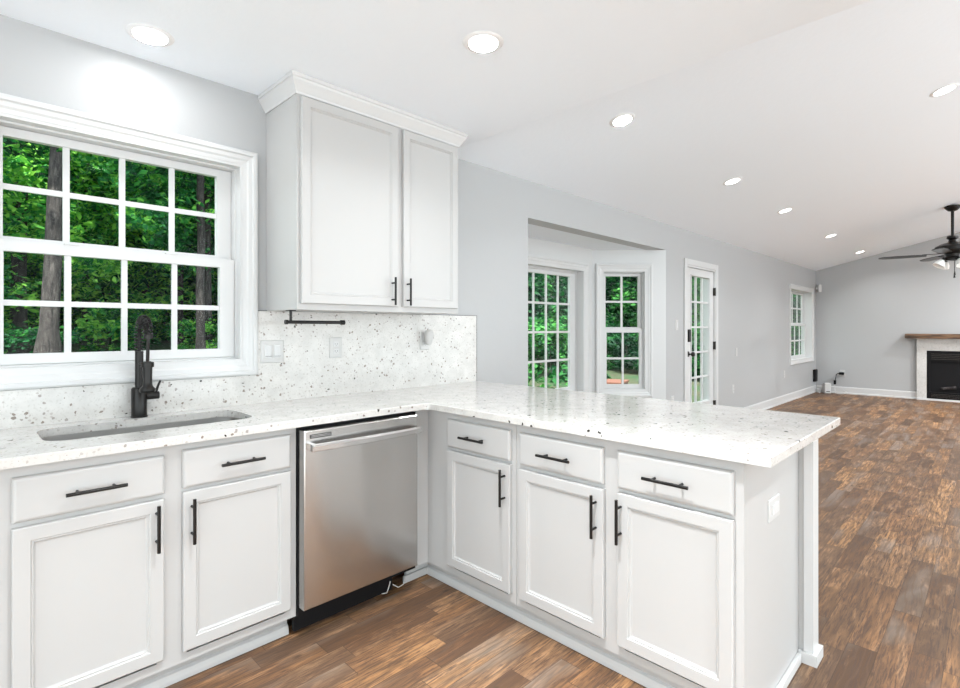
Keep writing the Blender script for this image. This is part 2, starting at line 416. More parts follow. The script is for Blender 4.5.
for k in range(1, 3): xx = lx0+(lx1-lx0)*k/3; s.box((xx-.011, y0+.01, lz0), (xx+.011, y1-.01, lz1))
for k in range(1, 5): zz = lz0+(lz1-lz0)*k/5; s.box((lx0, y0+.0105, zz-.011), (lx1, y1-.0105, zz+.011))
dp = s.build('door_panel', 'trim', d)
MB().box((lx0-.002, .030, lz0-.002), (lx1+.002, .036, lz1+.002)).build('pane', 'glass', dp)
MB().box((.045, -.018, 1.12), (.105, .012, 1.27), .006).build('keypad_deadbolt', 'black', dp)
k = MB(); k.tube([(.075, .012, .975), (.075, .002, .975)], .032, 20); k.tube([(.075, .004, .975), (.075, -.035, .975)], .010)
k.tube([(.075, -.030, .975), (.075, -.038, .975), (.075, -.052, .975), (.075, -.066, .975), (.075, -.070, .975)], [.014, .027, .032, .024, .008], 16)
k.build('door_knob', 'black', dp, smooth=True)
for zz in (1.755, 1.06, .30):
    MB().box((W_-.034, -.010, zz-.05), (W_-.010, .012, zz+.05), .002).tube([(W_-.022, -.013, zz-.052), (W_-.022, -.013, zz+.052)], .007, 8).build('hinge', 'hinge', dp)

# baseboards
def base_board(name, a, b, n):   # a->b on floor; n = into-room normal
    a = Vector((*a, 0)); b_ = Vector((*b, 0)); n = Vector((*n, 0)); m = MB()
    prof = [(0, 0), (.020, 0), (.020, .018), (.013, .030), (.013, .118), (.007, .135), (0, .135)]
    A = [m.bm.verts.new(a+n*p+Vector((0, 0, z))) for p, z in prof]; B = [m.bm.verts.new(b_+n*p+Vector((0, 0, z))) for p, z in prof]
    m.bm.faces.new(A); m.bm.faces.new(B[::-1])
    for i in range(len(prof)): j = (i+1) % len(prof); m.bm.faces.new((A[i], A[j], B[j], B[i]))
    return m.build(name, 'trim', kind='structure')
base_board('baseboard_back', (DR[1]+.071, YW-.0005), (XF-.021, YW-.0005), (0, -1))
base_board('baseboard_door_side', (BAY[1]+.001, YW-.0005), (DR[0]-.071, YW-.0005), (0, -1))
base_board('baseboard_right', (XF-.0005, YW-.021), (XF-.0005, 1.034), (-1, 0))
base_board('baseboard_bay', (3.64, 3.1665), (4.93, 3.1665), (0, -1))

# ------------------------------------------------------------------ cabinets
YF = 2.008; FY = 2.053; FX = 1.70; CT = .914; CB = .884
DOORR = [(0, 0), (0, -.017), (.003, -.020), (.041, -.020), (.044, -.0155), (.048, -.016), (.051, -.0105), (.055, -.009)]
DRAWR = [(0, 0), (0, -.012), (.004, -.018), (.010, -.020)]
def pull(L, vertical):
    m = MB(); e = L/2; pp = L*.30
    if vertical:
        m.tube([(0, -.032, -e), (0, -.032, e)], .0058, 12)
        for s_ in (-pp, pp): m.tube([(0, 0, s_), (0, -.032, s_)], .0046, 10)
    else:
        m.tube([(-e, -.032, 0), (e, -.032, 0)], .0058, 12)
        for s_ in (-pp, pp): m.tube([(s_, 0, 0), (s_, -.032, 0)], .0046, 10)
    return m
def door(parent, x0, z0, x1, z1, hx, hz, y=0, L=.158):
    # the ring values are offsets from the frame front (y)
    o = MB().panel(0, 0, x1-x0, z1-z0, DOORR).build('door', 'cabinet', parent); o.location = (x0, y, z0)
    h = pull(L, True).build('handle', 'black', o, smooth=True); h.location = (hx-x0, -.020, hz-z0); h['label'] = 'black bar pull'
    return o
def drawer(parent, x0, z0, x1, z1, hx, y=0, L=.158):
    o = MB().panel(0, 0, x1-x0, z1-z0, DRAWR).build('drawer', 'cabinet', parent); o.location = (x0, y, z0)
    h = pull(L, False).build('handle', 'black', o, smooth=True); h.location = (hx-x0, -.020, (z1-z0)/2-.002); h['label'] = 'black bar pull'
    return o
def carcass(x0, x1, dep, openings, ztop=CB-.001, toe=.10, toedep=.075, zb=None):
    """open-fronted box with face frame; local: front face at y=0, back at y=dep"""
    m = MB(); zb = toe if zb is None else zb; t = .018
    m.box((x0, .02, zb), (x0+t, dep, ztop)); m.box((x1-t, .02, zb), (x1, dep, ztop)); m.box((x0+t, .02, zb), (x1-t, dep, zb+t)); m.box((x0+t, dep-.008, zb+t), (x1-t, dep, ztop))
    # face frame from grid of openings
    xs = sorted({x0, x1, *[o[0] for o in openings], *[o[1] for o in openings]}); zs = sorted({zb, ztop, *[o[2] for o in openings], *[o[3] for o in openings]})
    f = cells(xs, zs, openings, 0, .02)
    return m, f
def toe_kick(parent, x0, x1, y=.079):
    MB().box((x0, y, 0), (x1, y+.015, .10)).build('toe_kick', 'cabinet', parent)
    q = MB(); prof = [(0, 0), (-.016, 0), (-.016, .014), (-.011, .034), (0, .040)]
    A = [q.bm.verts.new((x0, y+p, z)) for p, z in prof]; B = [q.bm.verts.new((x1, y+p, z)) for p, z in prof]
    q.bm.faces.new(A); q.bm.faces.new(B[::-1])
    for i in range(len(prof)): j = (i+1) % len(prof); q.bm.faces.new((A[i], A[j], B[j], B[i]))
    q.build('shoe_molding', 'trim', parent)
ZD0, ZD1, ZW0, ZW1 = .145, .698, .714, .847
# sink base
sc = thing('base_cabinet', 'white sink base cabinet with two doors and two drawer fronts under the kitchen window', 'cabinet', (0, FY, 0))
m, f = carcass(.086, .997, .55, [(.15, .495, .13, .69), (.59, .95, .13, .69)]); m.build('body', 'cabinet', sc); f.build('face_frame', 'cabinet', sc)
drawer(sc, .123, ZW0, .516, ZW1, .322); drawer(sc, .573, ZW0+.006, .968, ZW1+.008, .770)
door(sc, .123, ZD0, .514, ZD1, .490, .608); door(sc, .573, ZD0, .968, ZD1+.008, .600, .606)
toe_kick(sc, .086, .996)
lc = thing('base_cabinet', 'white base cabinet left of the sink cabinet, cut off by the left edge', 'cabinet', (0, FY, 0))
m, f = carcass(-.52, .084, .55, [(-.47, .04, .13, .69)]); m.build('body', 'cabinet', lc); f.build('face_frame', 'cabinet', lc)
drawer(lc, -.49, ZW0, .055, ZW1, -.22); door(lc, -.49, ZD0, .055, ZD1, -.46, .606); toe_kick(lc, -.52, .086)
# corner + peninsula cabinets; local +x runs along -Y world, local y -> +X world
RZ = -PI/2
def pl(y): return -y   # world y -> local x with origin at (FX, 0, 0)
cc = thing('base_cabinet', 'white corner base cabinet right of the dishwasher with one drawer over one door', 'cabinet', (FX, 0, 0), RZ)
m, f = carcass(pl(2.588), pl(1.462), .60, [(pl(1.86), pl(1.51), .13, .69)])
f2 = f; f2.build('face_frame', 'cabinet', cc)
m.build('body', 'cabinet', cc)
# return stile beside the dishwasher
MB().box((pl(2.072), -.078, .10), (pl(2.053), -.0005, CB-.001)).box((pl(2.60), -.078, .10), (pl(2.073), -.06, CB-.001)).build('filler_panel', 'cabinet', cc)
drawer(cc, pl(1.889), ZW0, pl(1.485), ZW1, pl(1.695), L=.155); door(cc, pl(1.889), ZD0, pl(1.485), ZD1, pl(1.512), .600)
toe_kick(cc, pl(2.13), pl(1.462), .064)
MB().box((pl(2.147), -.078, 0), (pl(2.132), .079, .10)).box((pl(2.132), -.10, 0), (pl(2.118), .064, .036), .003).box((pl(2.132), -.085, .045), (pl(2.122), -.01, .085), .002).build('toe_return', 'trim', cc)
pc = thing('base_cabinet', 'white two door, two drawer peninsula cabinet with its bare end panel toward the camera', 'cabinet', (FX, 0, 0), RZ)
m, f = carcass(pl(1.46), pl(.549), .60, [(pl(1.41), pl(1.05), .13, .69), (pl(.95), pl(.60), .13, .69)]); m.build('body', 'cabinet', pc); f.build('face_frame', 'cabinet', pc)
drawer(pc, pl(1.433), ZW0-.004, pl(1.03), ZW1-.002, pl(1.236)); drawer(pc, pl(.972), ZW0-.004, pl(.575), ZW1-.002, pl(.779))
door(pc, pl(1.433), ZD0, pl(1.027), ZD1-.006, pl(1.058), .593); door(pc, pl(.972), ZD0, pl(.575), ZD1-.004, pl(.955), .600)
toe_kick(pc, pl(1.461), pl(.56), .064)
e = MB(); e.box((pl(.560), .0005, 0), (pl(.5485), .610, CB-.0015)); e.build('end_panel', 'cabinet', pc)
e = MB(); e.box((pl(.5484), .064, 0), (pl(.533), .594, .036), .004); e.build('shoe_molding', 'trim', pc)
# knee wall behind the peninsula
kw = MB().box((2.315, .505, 0), (2.385, YW-.012, CB-.001)).build('wall_knee', 'cabinet', kind='structure')
t1 = MB(); t1.box((2.310, .498, .04), (2.389, .5045, CB-.002)); t1.box((2.310, .5046, .04), (2.3145, .530, CB-.002)); t1.box((2.3855, .5046, .04), (2.389, .54, CB-.002)); t1.build('trim_1', 'trim', kind='structure')
t2 = MB(); t2.prism([(2.298, .547), (2.298, .484), (2.402, .484), (2.402, 2.58), (2.3895, 2.58), (2.3895, .4975), (2.3095, .4975), (2.3095, .547)], 0, .042); t2.build('baseboard_knee', 'trim', kind='structure')

# upper cabinet
UX0, UX1, UY, UZ0, UZ1 = 1.11, 2.116, 2.276, 1.372, 2.37
uc = thing('wall_cabinet', 'white two door wall cabinet with crown molding between the window and the grey wall', 'cabinet', (0, UY, 0))
m, f = carcass(UX0, UX1, YW-UY-.001, [(1.16, 1.66, 1.42, 2.33), (1.74, 2.08, 1.42, 2.33)], ztop=UZ1, zb=UZ0); m.box((UX0+.018, .02, UZ1-.018), (UX1-.018, .33, UZ1)); m.build('body', 'cabinet', uc); f.build('face_frame', 'cabinet', uc)
door(uc, 1.125, 1.400, 1.668, 2.350, 1.625, 1.478, L=.145); door(uc, 1.702, 1.400, 2.096, 2.350, 1.724, 1.478, L=.145)
cm = MB(); prof = [(.0005, 2.358), (.006, 2.358), (.009, 2.368), (.012, 2.372), (.024, 2.392), (.034, 2.408), (.037, 2.419), (.042, 2.421), (.042, 2.4385), (.0005, 2.4385)]
rings = []
for p, z in prof:
    rings.append([cm.bm.verts.new(v) for v in ((UX0-p, YW-UY-.001, z), (UX0-p, -p, z), (UX1+p, -p, z), (UX1+p, YW-UY-.001, z))])
for i in range(len(prof)):
    j = (i+1) % len(prof)
    for k in range(3): cm.bm.faces.new((rings[i][k], rings[i][k+1], rings[j][k+1], rings[j][k]))
cm.bm.faces.new([r[0] for r in rings]); cm.bm.faces.new([r[3] for r in rings])
cm.build('crown_molding', 'trim', uc)

# ------------------------------------------------------------------ countertop with sink cut-out
def rrect(x0, y0, x1, y1, r, n=6):
    pts = []
    for cx, cy, a0 in ((x1-r, y1-r, 0), (x0+r, y1-r, PI/2), (x0+r, y0+r, PI), (x1-r, y0+r, 1.5*PI)):
        for k in range(n+1): a = a0+PI/2*k/n; pts.append((cx+r*math.cos(a), cy+r*math.sin(a)))
    return pts
SX0, SX1, SY0, SY1 = .212, .897, 2.19, 2.500
hole = rrect(SX0, SY0, SX1, SY1, .07)
R_ = .035; PX = 1.656; PB = 2.604; PE = .463
def arc(cx, cy, r, a0, a1, n=6): return [(cx+r*math.cos(a0+(a1-a0)*k/n), cy+r*math.sin(a0+(a1-a0)*k/n)) for k in range(n+1)]
outer = [(-.54, YW-.001), (-.54, YF)] + arc(PX-R_, YF-R_, R_, PI/2, 0) + arc(PX+.006, PE+.006, .006, PI, 1.5*PI, 3) + arc(PB-.006, PE+.006, .006, -PI/2, 0, 3) + [(PB, YW-.001)]
bm = bmesh.new()
def loop(pts, z): return [bm.verts.new((*p, z)) for p in pts]
def inset(pts, d_):   # shrink polygon by d_ (ccw polygon)
    out = []; n = len(pts)
    for i in range(n):
        p0, p1, p2 = Vector(pts[i-1]), Vector(pts[i]), Vector(pts[(i+1) % n])
        a = (p1-p0).normalized(); c_ = (p2-p1).normalized(); na = Vector((-a.y, a.x)); nc = Vector((-c_.y, c_.x)); mm = (na+nc).normalized(); k = d_/max(.3, mm.dot(na)); q_ = p1+mm*k; out.append((q_.x, q_.y))
    return out
er = .003
oi = inset(outer, er)
L1 = loop(oi, CT); L2 = loop(outer, CT-er); L3 = loop(outer, CB); n = len(outer)
for a_, b_ in ((L1, L2), (L2, L3)):
    for i in range(n): bm.faces.new((a_[i], a_[(i+1) % n], b_[(i+1) % n], b_[i]))
H1 = loop(hole, CT); H2 = loop(hole, CB); hn = len(hole)
for i in range(hn): bm.faces.new((H1[i], H1[(i+1) % hn], H2[(i+1) % hn], H2[i]))
def fill(ol, hl):
    es = []
    for l in (ol, hl):
        for i in range(len(l)):
            e_ = bm.edges.get((l[i], l[(i+1) % len(l)])) or bm.edges.new((l[i], l[(i+1) % len(l)])); es.append(e_)
    bmesh.ops.triangle_fill(bm, use_beauty=True, use_dissolve=False, edges=es)
fill(L1, H1); fill(L3, H2)
x_ = MB(); x_.bm.free(); x_.bm = bm
ct = x_.build('countertop', 'quartz'); tag(ct, 'L-shaped speckled white quartz countertop over the base cabinets and peninsula', 'countertop')
# backsplash
PS = 2.588
bs = MB().box((-.54, YW-.0135, CT+.0005), (1.0625, YW-.001, 1.055)).box((1.0625, YW-.0135, CT+.0005), (PS-.001, YW-.001, 1.3705))
bo = bs.build('backsplash', 'quartz'); tag(bo, 'speckled quartz backsplash on the wall behind the countertop', 'backsplash')
MB().box((1.064, YW-.0145, 1.3705), (1.109, YW-.001, 1.3735)).build('edge_trim', 'edge', bo)
MB().box((2.117, YW-.0145, 1.3705), (PS+.002, YW-.001, 1.3735)).box((PS-.001, YW-.0145, CT+.0005), (PS+.002, YW-.001, 1.3705)).build('edge_trim', 'edge', bo)

# sink
so = thing('kitchen_sink', 'stainless steel undermount sink basin set in the countertop below the window', 'sink', ((SX0+SX1)/2, (SY0+SY1)/2, .68))
m = MB(); rings = []
cx0, cy0 = (SX0+SX1)/2, (SY0+SY1)/2
for (e_, r, z) in ((-.025, .08, .2035), (.004, .07, .2035), (.004, .07, .19), (-.002, .065, .03), (-.02, .05, .012), (-.04, .04, .008)):
    pts = rrect(SX0-cx0-(e_ if e_ > 0 else (e_ if z < .1 else -.0)) , SY0-cy0-(e_ if e_ > 0 else (e_ if z < .1 else 0)), SX1-cx0+(e_ if e_ > 0 else (e_ if z < .1 else 0)), SY1-cy0+(e_ if e_ > 0 else (e_ if z < .1 else 0)), r) if not (e_ == -.025) else rrect(SX0-cx0-.02, SY0-cy0-.02, SX1-cx0+.02, SY1-cy0+.02, .09)
    rings.append([m.bm.verts.new((p[0], p[1], z-.0005)) for p in pts])
for a_, b_ in zip(rings, rings[1:]):
    for i in range(len(a_)): m.bm.faces.new((a_[i], a_[(i+1) % len(a_)], b_[(i+1) % len(a_)], b_[i]))
m.bm.faces.new(rings[-1]); m.build('basin', 'sinksteel', so, smooth=True)
MB().lathe([(0, .0095), (.035, .0095), (.042, .012), (.045, .0085)], (0, 0, 0)).build('drain', 'handle_steel', so, smooth=True)

# faucet
fa = thing('kitchen_faucet', 'matte black spring pull-down kitchen faucet behind the sink', 'faucet', (.552, 2.552, CT+.0005))
MB().lathe([(0, 0), (.031, 0), (.031, .005), (.0285, .007), (.0285, .118), (.024, .124), (0, .124)]).build('base', 'black', fa, smooth=True)
MB().tube([(0, 0, .12), (0, 0, .275)], .0155, 16).build('riser', 'black', fa, smooth=True)
# coil path: up, arc over towards the sink (-y) and down
R2 = .072; path = [Vector((0, 0, .27+.01*i)) for i in range(8)]
for k in range(1, 22): a = PI*k/21*.98; path.append(Vector((0, -R2+R2*math.cos(a), .34+R2*.95*math.sin(a))))
core = path + [Vector((0, -.140, .31)), Vector((0, -.136, .27)), Vector((0, -.132, .235))]
MB().tube(core, .0065, 10).build('hose', 'black', fa, smooth=True)
# spring coil
def resample(P, n):
    d_ = [0]
    for a, b_ in zip(P, P[1:]): d_.append(d_[-1]+(b_-a).length)
    out = []; j = 0
    for i in range(n):
        t = d_[-1]*i/(n-1)
        while j < len(P)-2 and d_[j+1] < t: j += 1
        out.append(P[j].lerp(P[j+1], (t-d_[j])/(d_[j+1]-d_[j])))
    return out
rp = resample(path + [Vector((0, -.1425, .335))], 420); coil = []
for i, p in enumerate(rp):
    t = (rp[min(i+1, 419)]-rp[max(i-1, 0)]).normalized(); u = Vector((1, 0, 0)); v = t.cross(u); a = 2*PI*21*i/419
    coil.append(p + (u*math.cos(a)+v*math.sin(a))*.0150)
MB().tube(coil, .0027, 6).build('spring', 'black', fa, smooth=True)
MB().lathe([(0, .328), (.0165, .328), (.0165, .346), (.012, .35), (0, .35)], (0, -.1435, 0), 16).build('spring_collar', 'black', fa, smooth=True)
MB().lathe([(0, .115), (.026, .115), (.028, .120), (.028, .128), (.018, .140), (.016, .16), (.0175, .225), (.013, .238), (0, .238)], (0, -.132, 0)).build('spray_head', 'black', fa, smooth=True)
MB().tube([(0, 0, .225), (0, -.132, .225)], .006, 10).lathe([(.020, .215), (.023, .215), (.023, .235), (.020, .235)], (0, -.132, 0), 18).build('holder_arm', 'black', fa, smooth=True)
lv = MB(); lv.tube([(.026, 0, .085), (.072, 0, .085)], .016, 16); lv.tube([(.060, 0, .095), (.068, -.004, .125), (.076, -.008, .148)], [.0055, .005, .0045], 10); lv.build('lever', 'black', fa, smooth=True)

# dishwasher
dw = thing('dishwasher', 'stainless steel dishwasher between the sink cabinet and the corner cabinet', 'dishwasher', (1.3, 1.9925, 0))
m = MB(); m.panel(-.296, .138, .287, .866, [(0, .05), (0, .004), (.004, 0)]); m.build('door', 'steel', dw)
MB().box((-.300, .052, .10), (.312, .56, .872)).build('body', 'dark', dw)
MB().box((-.296, .09, .02), (.20, .11, .137)).build('kick_plate', 'dark', dw)
h = MB(); pts = []
for k in range(17):
    t = -1+2*k/16; pts.append((-.004+t*.279, -.052+.013*t*t, .803))
lo = []
for (x, y, z) in pts:
    lo.append([h.bm.verts.new((x, y+dy, z+dz)) for dy, dz in ((-.006, -.013), (-.006, .006), (0, .014), (.008, .014), (.008, -.015), (0, -.016))])
for a, b_ in zip(lo, lo[1:]):
    for i in range(6): h.bm.faces.new((a[i], a[(i+1) % 6], b_[(i+1) % 6], b_[i]))
h.bm.faces.new(lo[0]); h.bm.faces.new(lo[-1][::-1]); 
h.box((-.281, -.030, .788), (-.262, -.0005, .816)); h.box((.254, -.030, .788), (.273, -.0005, .816))
h.build('handle', 'handle_steel', dw)
bd = MB().box((-.272, -.0015, .834), (-.176, -.0002, .850)).build('badge', 'slot', dw); bd['label'] = 'small dark strip badge'
MB().box((-.268, -.0022, .8385), (-.180, -.0016, .8410)).box((-.268, -.0022, .8440), (-.180, -.0016, .8465)).build('badge_line', 'handle_steel', bd)
wv_ = MB(); wv_.tube([(.13, .075, .03), (.155, .07, .026), (.165, .068, .05), (.175, .07, .075)], .0022, 6); wv_.tube([(.19, .07, .055), (.215, .06, .036), (.245, .06, .04), (.265, .07, .06)], .0025, 6)
wv_.build('loose_wire', 'wire', dw)

# ------------------------------------------------------------------ small kitchen things
def plate(name, label, cat, loc, rz, w, h, kind_, group=None, par=None):
    t = thing(name, label, cat, loc, rz, group)
    MB().panel(-w/2, -h/2, w/2, h/2, [(0, 0), (0, -.003), (.004, -.006)]).build('plate', 'plastic', t)
    if kind_ == 'switch':
        n = max(1, round(w/.06)-0) if w > .09 else 1
        for i in range(n):
            cx = (i-(n-1)/2)*.046; MB().panel(cx-.0165, -.033, cx+.0165, .033, [(0, -.006), (0, -.009), (.002, -.011)]).build('switch', 'trim', t)
            MB().box((cx-.0165, -.0125, -.024), (cx+.0165, -.0108, -.0225)).build('switch_edge', 'slot', t) if w > .09 else None
    elif kind_ == 'wide': MB().panel(-.034, -.017, .034, .017, [(0, -.006), (0, -.009), (.002, -.010)]).build('switch', 'trim', t)
    elif kind_ == 'outlet':
        for s_ in (-.0195, .0195):
            o = MB().panel(-.0165, s_-.0145, .0165, s_+.0145, [(0, -.006), (0, -.008), (.002, -.009)]).build('socket', 'trim', t)
            MB().box((-.0075, -.0096, s_-.003), (-.0055, -.0088, s_+.006)).box((.0055, -.0096, s_-.003), (.0075, -.0088, s_+.006)).box((-.0015, -.0096, s_-.010), (.0015, -.0088, s_-.007)).build('slots', 'slot', o)
    return t
BSY = YW-.0137
plate('light_switch', 'white double switch plate on the backsplash beside the kitchen window', 'switch', (1.134, BSY, 1.168), 0, .116, .114, 'switch')
plate('electrical_outlet', 'small outlet on the backsplash below the black towel bar', 'outlet', (1.488, BSY, 1.178), 0, .074, .114, 'outlet')
plate('electrical_outlet', 'white outlet behind the plug-in device on the backsplash right of the wall cabinet handles', 'outlet', (2.118, BSY, 1.205), 0, .074, .114, 'outlet')
nl = thing('plug_in_device', 'small white rounded plug-in device on the backsplash outlet under the wall cabinet', 'plug-in device', (2.118, BSY-.0115, 1.205))
MB().lathe([(0, -.028), (.012, -.026), (.018, -.018), (.024, .004), (.030, .03), (.029, .05), (.020, .066), (0, .072)], (0, -.033, 0)).build('shell', 'plastic', nl, smooth=True)
MB().box((-.014, -.018, -.02), (.014, -.0005, .02), .003).build('plug', 'plastic', nl)
th = thing('paper_towel_holder', 'black bar paper towel holder hanging under the white wall cabinet', 'towel holder', (1.14, 2.40, 1.3715))
MB().box((-.018, -.018, -.004), (.018, .018, -.0003), .001).tube([(0, 0, -.002), (0, 0, -.057)], .0065, 12).build('bracket', 'black', th)
MB().tube([(-.02, 0, -.057), (.275, 0, -.057)], .0085, 14).tube([(.268, 0, -.057), (.288, 0, -.057)], .0125, 14).tube([(-.028, 0, -.057), (-.016, 0, -.057)], .0115, 14).build('bar', 'black', th, smooth=True)
plate('wall_plate', 'white wall plate on the end panel of the peninsula', 'wall plate', (1.99, .5483, .667), 0, .120, .076, 'wide')

# ------------------------------------------------------------------ ceiling lights
def downlight(x, y, label, flat=False, pw=LAMP_W, spread=140):
    z = CH if flat else vz(y)
    t = thing('ceiling_light', label, 'ceiling light', (x, y, z-.0006), 0, 'recessed ceiling lights')
    if not flat: t.rotation_euler = (-math.atan(SL), 0, 0)
    MB().lathe([(.0605, 0), (.083, 0), (.081, -.002), (.068, -.005), (.0605, -.0045)], seg=36).build('trim_ring', 'cabwhite', t, smooth=True)
    MB().lathe([(0, -.0045), (.060, -.0045), (.060, -.0005), (0, -.0005)], seg=36).build('lens', 'lamp', t)
    ld = bpy.data.lights.new('lamp', 'AREA'); ld.shape = 'DISK'; ld.size = .112; ld.spread = math.radians(spread); ld.energy = pw; ld.color = (.96, .985, 1)
    lo_ = bpy.data.objects.new('lamp', ld); COL.objects.link(lo_); lo_.location = (0, 0, -.010); lo_.parent = t
    lo_.visible_camera = True
    return t
downlight(.55, 2.37, 'round recessed ceiling light above the kitchen window', True, 1.3, 178)
downlight(1.51, 1.475, 'round recessed ceiling light in front of the wall cabinet, top center', True)
downlight(3.08, 1.74, 'recessed light in the sloped ceiling, nearest of the row to the bay window')
downlight(5.08, 1.74, 'second recessed light of the sloped ceiling row, going away from the kitchen')
downlight(6.77, 1.74, 'third recessed light of the sloped ceiling row, middle of the five')
downlight(9.10, 1.74, 'fourth recessed light of the sloped ceiling row, second from the fireplace end')
downlight(11.41, 1.74, 'farthest recessed light of the sloped ceiling row, beside the fireplace wall')
for dx_, dy_, pw_ in ((-.55, .7, 4), (.75, .8, 14), (.35, -.4, 10), (1.4, -.5, 10)): downlight(dx_, dy_, 'added unseen fill light over the kitchen behind the camera', True, pw_, 84)  # added unseen lamps that brighten the kitchen floor and ceiling
for dx_, dy_ in ((3.05, .27), (3.05, -1.3), (5.01, -1.3), (7.0, -1.3), (9.2, -1.3), (10.9, -.9), (11.0, -2.2), (9.6, -2.6)): downlight(dx_, dy_, 'added unseen fill light high in the sloped ceiling', pw=50 if dx_ > 9 else 2, spread=165)  # added unseen lamps to even out the family room and lift the far wall
downlight(5.01, .27, 'recessed light high in the sloped ceiling at the right edge of the photo')

# ------------------------------------------------------------------ family room things
plate('light_switch', 'white light switch on the grey wall between the bay and the glazed door', 'switch', (5.83, YW-.0005, 1.32), 0, .075, .118, 'switch')
plate('electrical_outlet', 'low white outlet on the grey wall just right of the bay opening', 'outlet', (5.72, YW-.0005, .46), 0, .075, .118, 'outlet')
plate('wall_plate', 'white wall plate on the grey wall right of the glazed door, the higher of two', 'wall plate', (7.76, YW-.0005, .95), 0, .075, .118, 'blank')
plate('electrical_outlet', 'white outlet on the grey wall right of the glazed door, below the other plate', 'outlet', (7.63, YW-.0005, .44), 0, .075, .118, 'outlet')
plate('electrical_outlet', 'white outlet on the grey wall left of and below the far window', 'outlet', (10.08, YW-.0005, .49), 0, .085, .125, 'outlet')
tv = thing('wall_box', 'small black box on the grey wall near the far corner below the far window', 'wall box', (12.13, YW-.0005, .34))
MB().box((-.08, -.05, -.12), (.08, 0, .12), .006).build('body', 'dark', tv)
al = thing('alarm_sensor', 'white motion sensor high in the far corner above the fireplace wall side', 'sensor', (XF-.06, YW-.06, 2.08), PI/4)
MB().box((-.05, -.03, -.075), (.05, .03, .075), .012).box((-.02, .03, -.02), (.02, .06, .02)).build('body', 'plastic', al)
MB().box((-.035, -.036, -.05), (.035, -.0295, .01), .003).build('lens', 'trim', al)
fo = plate('electrical_outlet', 'white outlet on the far wall left of the fireplace with a black plug in it', 'outlet', (XF-.0005, 2.155, .40), RZ, .085, .13, 'outlet')
pg = thing('power_cord', 'black plug and cord running from the far wall outlet to the floor', 'cord', (XF-.011, 2.155, .40), RZ)
MB().box((-.05, -.06, -.03), (.03, 0, .02), .008).build('plug', 'dark', pg)
MB().tube([(-.05, -.05, .0), (-.09, -.06, -.02), (-.10, -.06, -.09), (-.115, -.06, -.16)], .007, 8).tube([(-.115, -.06, -.14), (-.115, -.06, -.22)], .022, 8).build('cord', 'dark', pg, smooth=True)
MB().tube([(-.115, -.06, -.22), (-.12, -.06, -.27), (-.11, -.08, -.34), (-.09, -.12, -.386), (-.05, -.17, -.390), (.05, -.14, -.388), (.08, -.1, -.36), (.02, -.08, -.32)], .006, 8).build('white_cord', 'plastic', pg, smooth=True)
ob = thing('white_box', 'small upright white box on the floor in the far corner', 'box', (XF-.13, 2.395, 0), -.9)
MB().box((-.058, -.05, 0), (.058, .05, .20), .012).build('body', 'plastic', ob); MB().box((-.035, -.053, .03), (.035, -.0505, .045)).build('front_strip', 'slot', ob)
ob = thing('white_adapter', 'low white adapter on the floor in the far corner beside the upright white box', 'adapter', (XF-.09, 2.535, 0), -.2)
MB().box((-.05, -.04, 0), (.05, .04, .07), .010).build('body', 'plastic', ob); MB().tube([(-.03, 0, .03), (-.07, -.03, .006), (-.13, -.07, .006)], .006, 8).build('cord', 'plastic', ob)

# fireplace
fp = thing('fireplace', 'black fireplace insert in a pale speckled stone surround on the far wall', 'fireplace', (XF-.0005, .415, 0), RZ)
YL = .415
def fl(y): return YL-y
s = MB(); D0 = .07
s.box((fl(1.03), -D0, 0), (fl(.893), 0, 1.10)); s.box((fl(-.063), -D0, 0), (fl(-.20), 0, 1.10)); s.box((fl(.893), -D0, .885), (fl(-.063), 0, 1.10))
s.build('surround', quartz('pale_surround_stone', (.66, .65, .63), .6), fp)
MB().box((fl(1.03), -D0-.012, 0), (fl(-.20), -D0+.0, .035), .003).build('hearth_strip', 'trim', fp)
i = MB(); i.box((fl(.893), -D0+.01, .035), (fl(.85), -.001, .885)); i.box((fl(-.02), -D0+.01, .035), (fl(-.063), -.001, .885)); i.box((fl(.85), -D0+.01, .70), (fl(-.02), -.001, .885)); i.box((fl(.85), -D0+.01, .035), (fl(-.02), -.001, .15))
ins = i.build('insert_frame', 'dark', fp)
for z in (.73, .76, .79, .82): MB().box((fl(.83), -D0+.002, z), (fl(-.0), -D0+.012, z+.012)).build('louver', 'hinge', ins)
for z in (.06, .085, .11): MB().box((fl(.83), -D0+.002, z), (fl(-.0), -D0+.012, z+.010)).build('louver', 'hinge', ins)
MB().box((fl(.85), -.03, .15), (fl(-.02), -.001, .70)).build('firebox', 'dark', fp)
g = MB()
for a, z in ((.70, .22), (.45, .24), (.2, .22)): g.tube([(fl(a), -.055, z), (fl(a-.2), -.045, z+.03)], [.022, .03], 8)
g.build('log', 'bark', fp)
mt_ = thing('mantel_shelf', 'rustic brown wooden mantel beam above the fireplace', 'mantel', (XF-.0005, YL, 1.1005), RZ)
MB().box((fl(1.185), -.20, 0), (fl(-.355), 0, .083), .006).build('beam', 'beam', mt_)

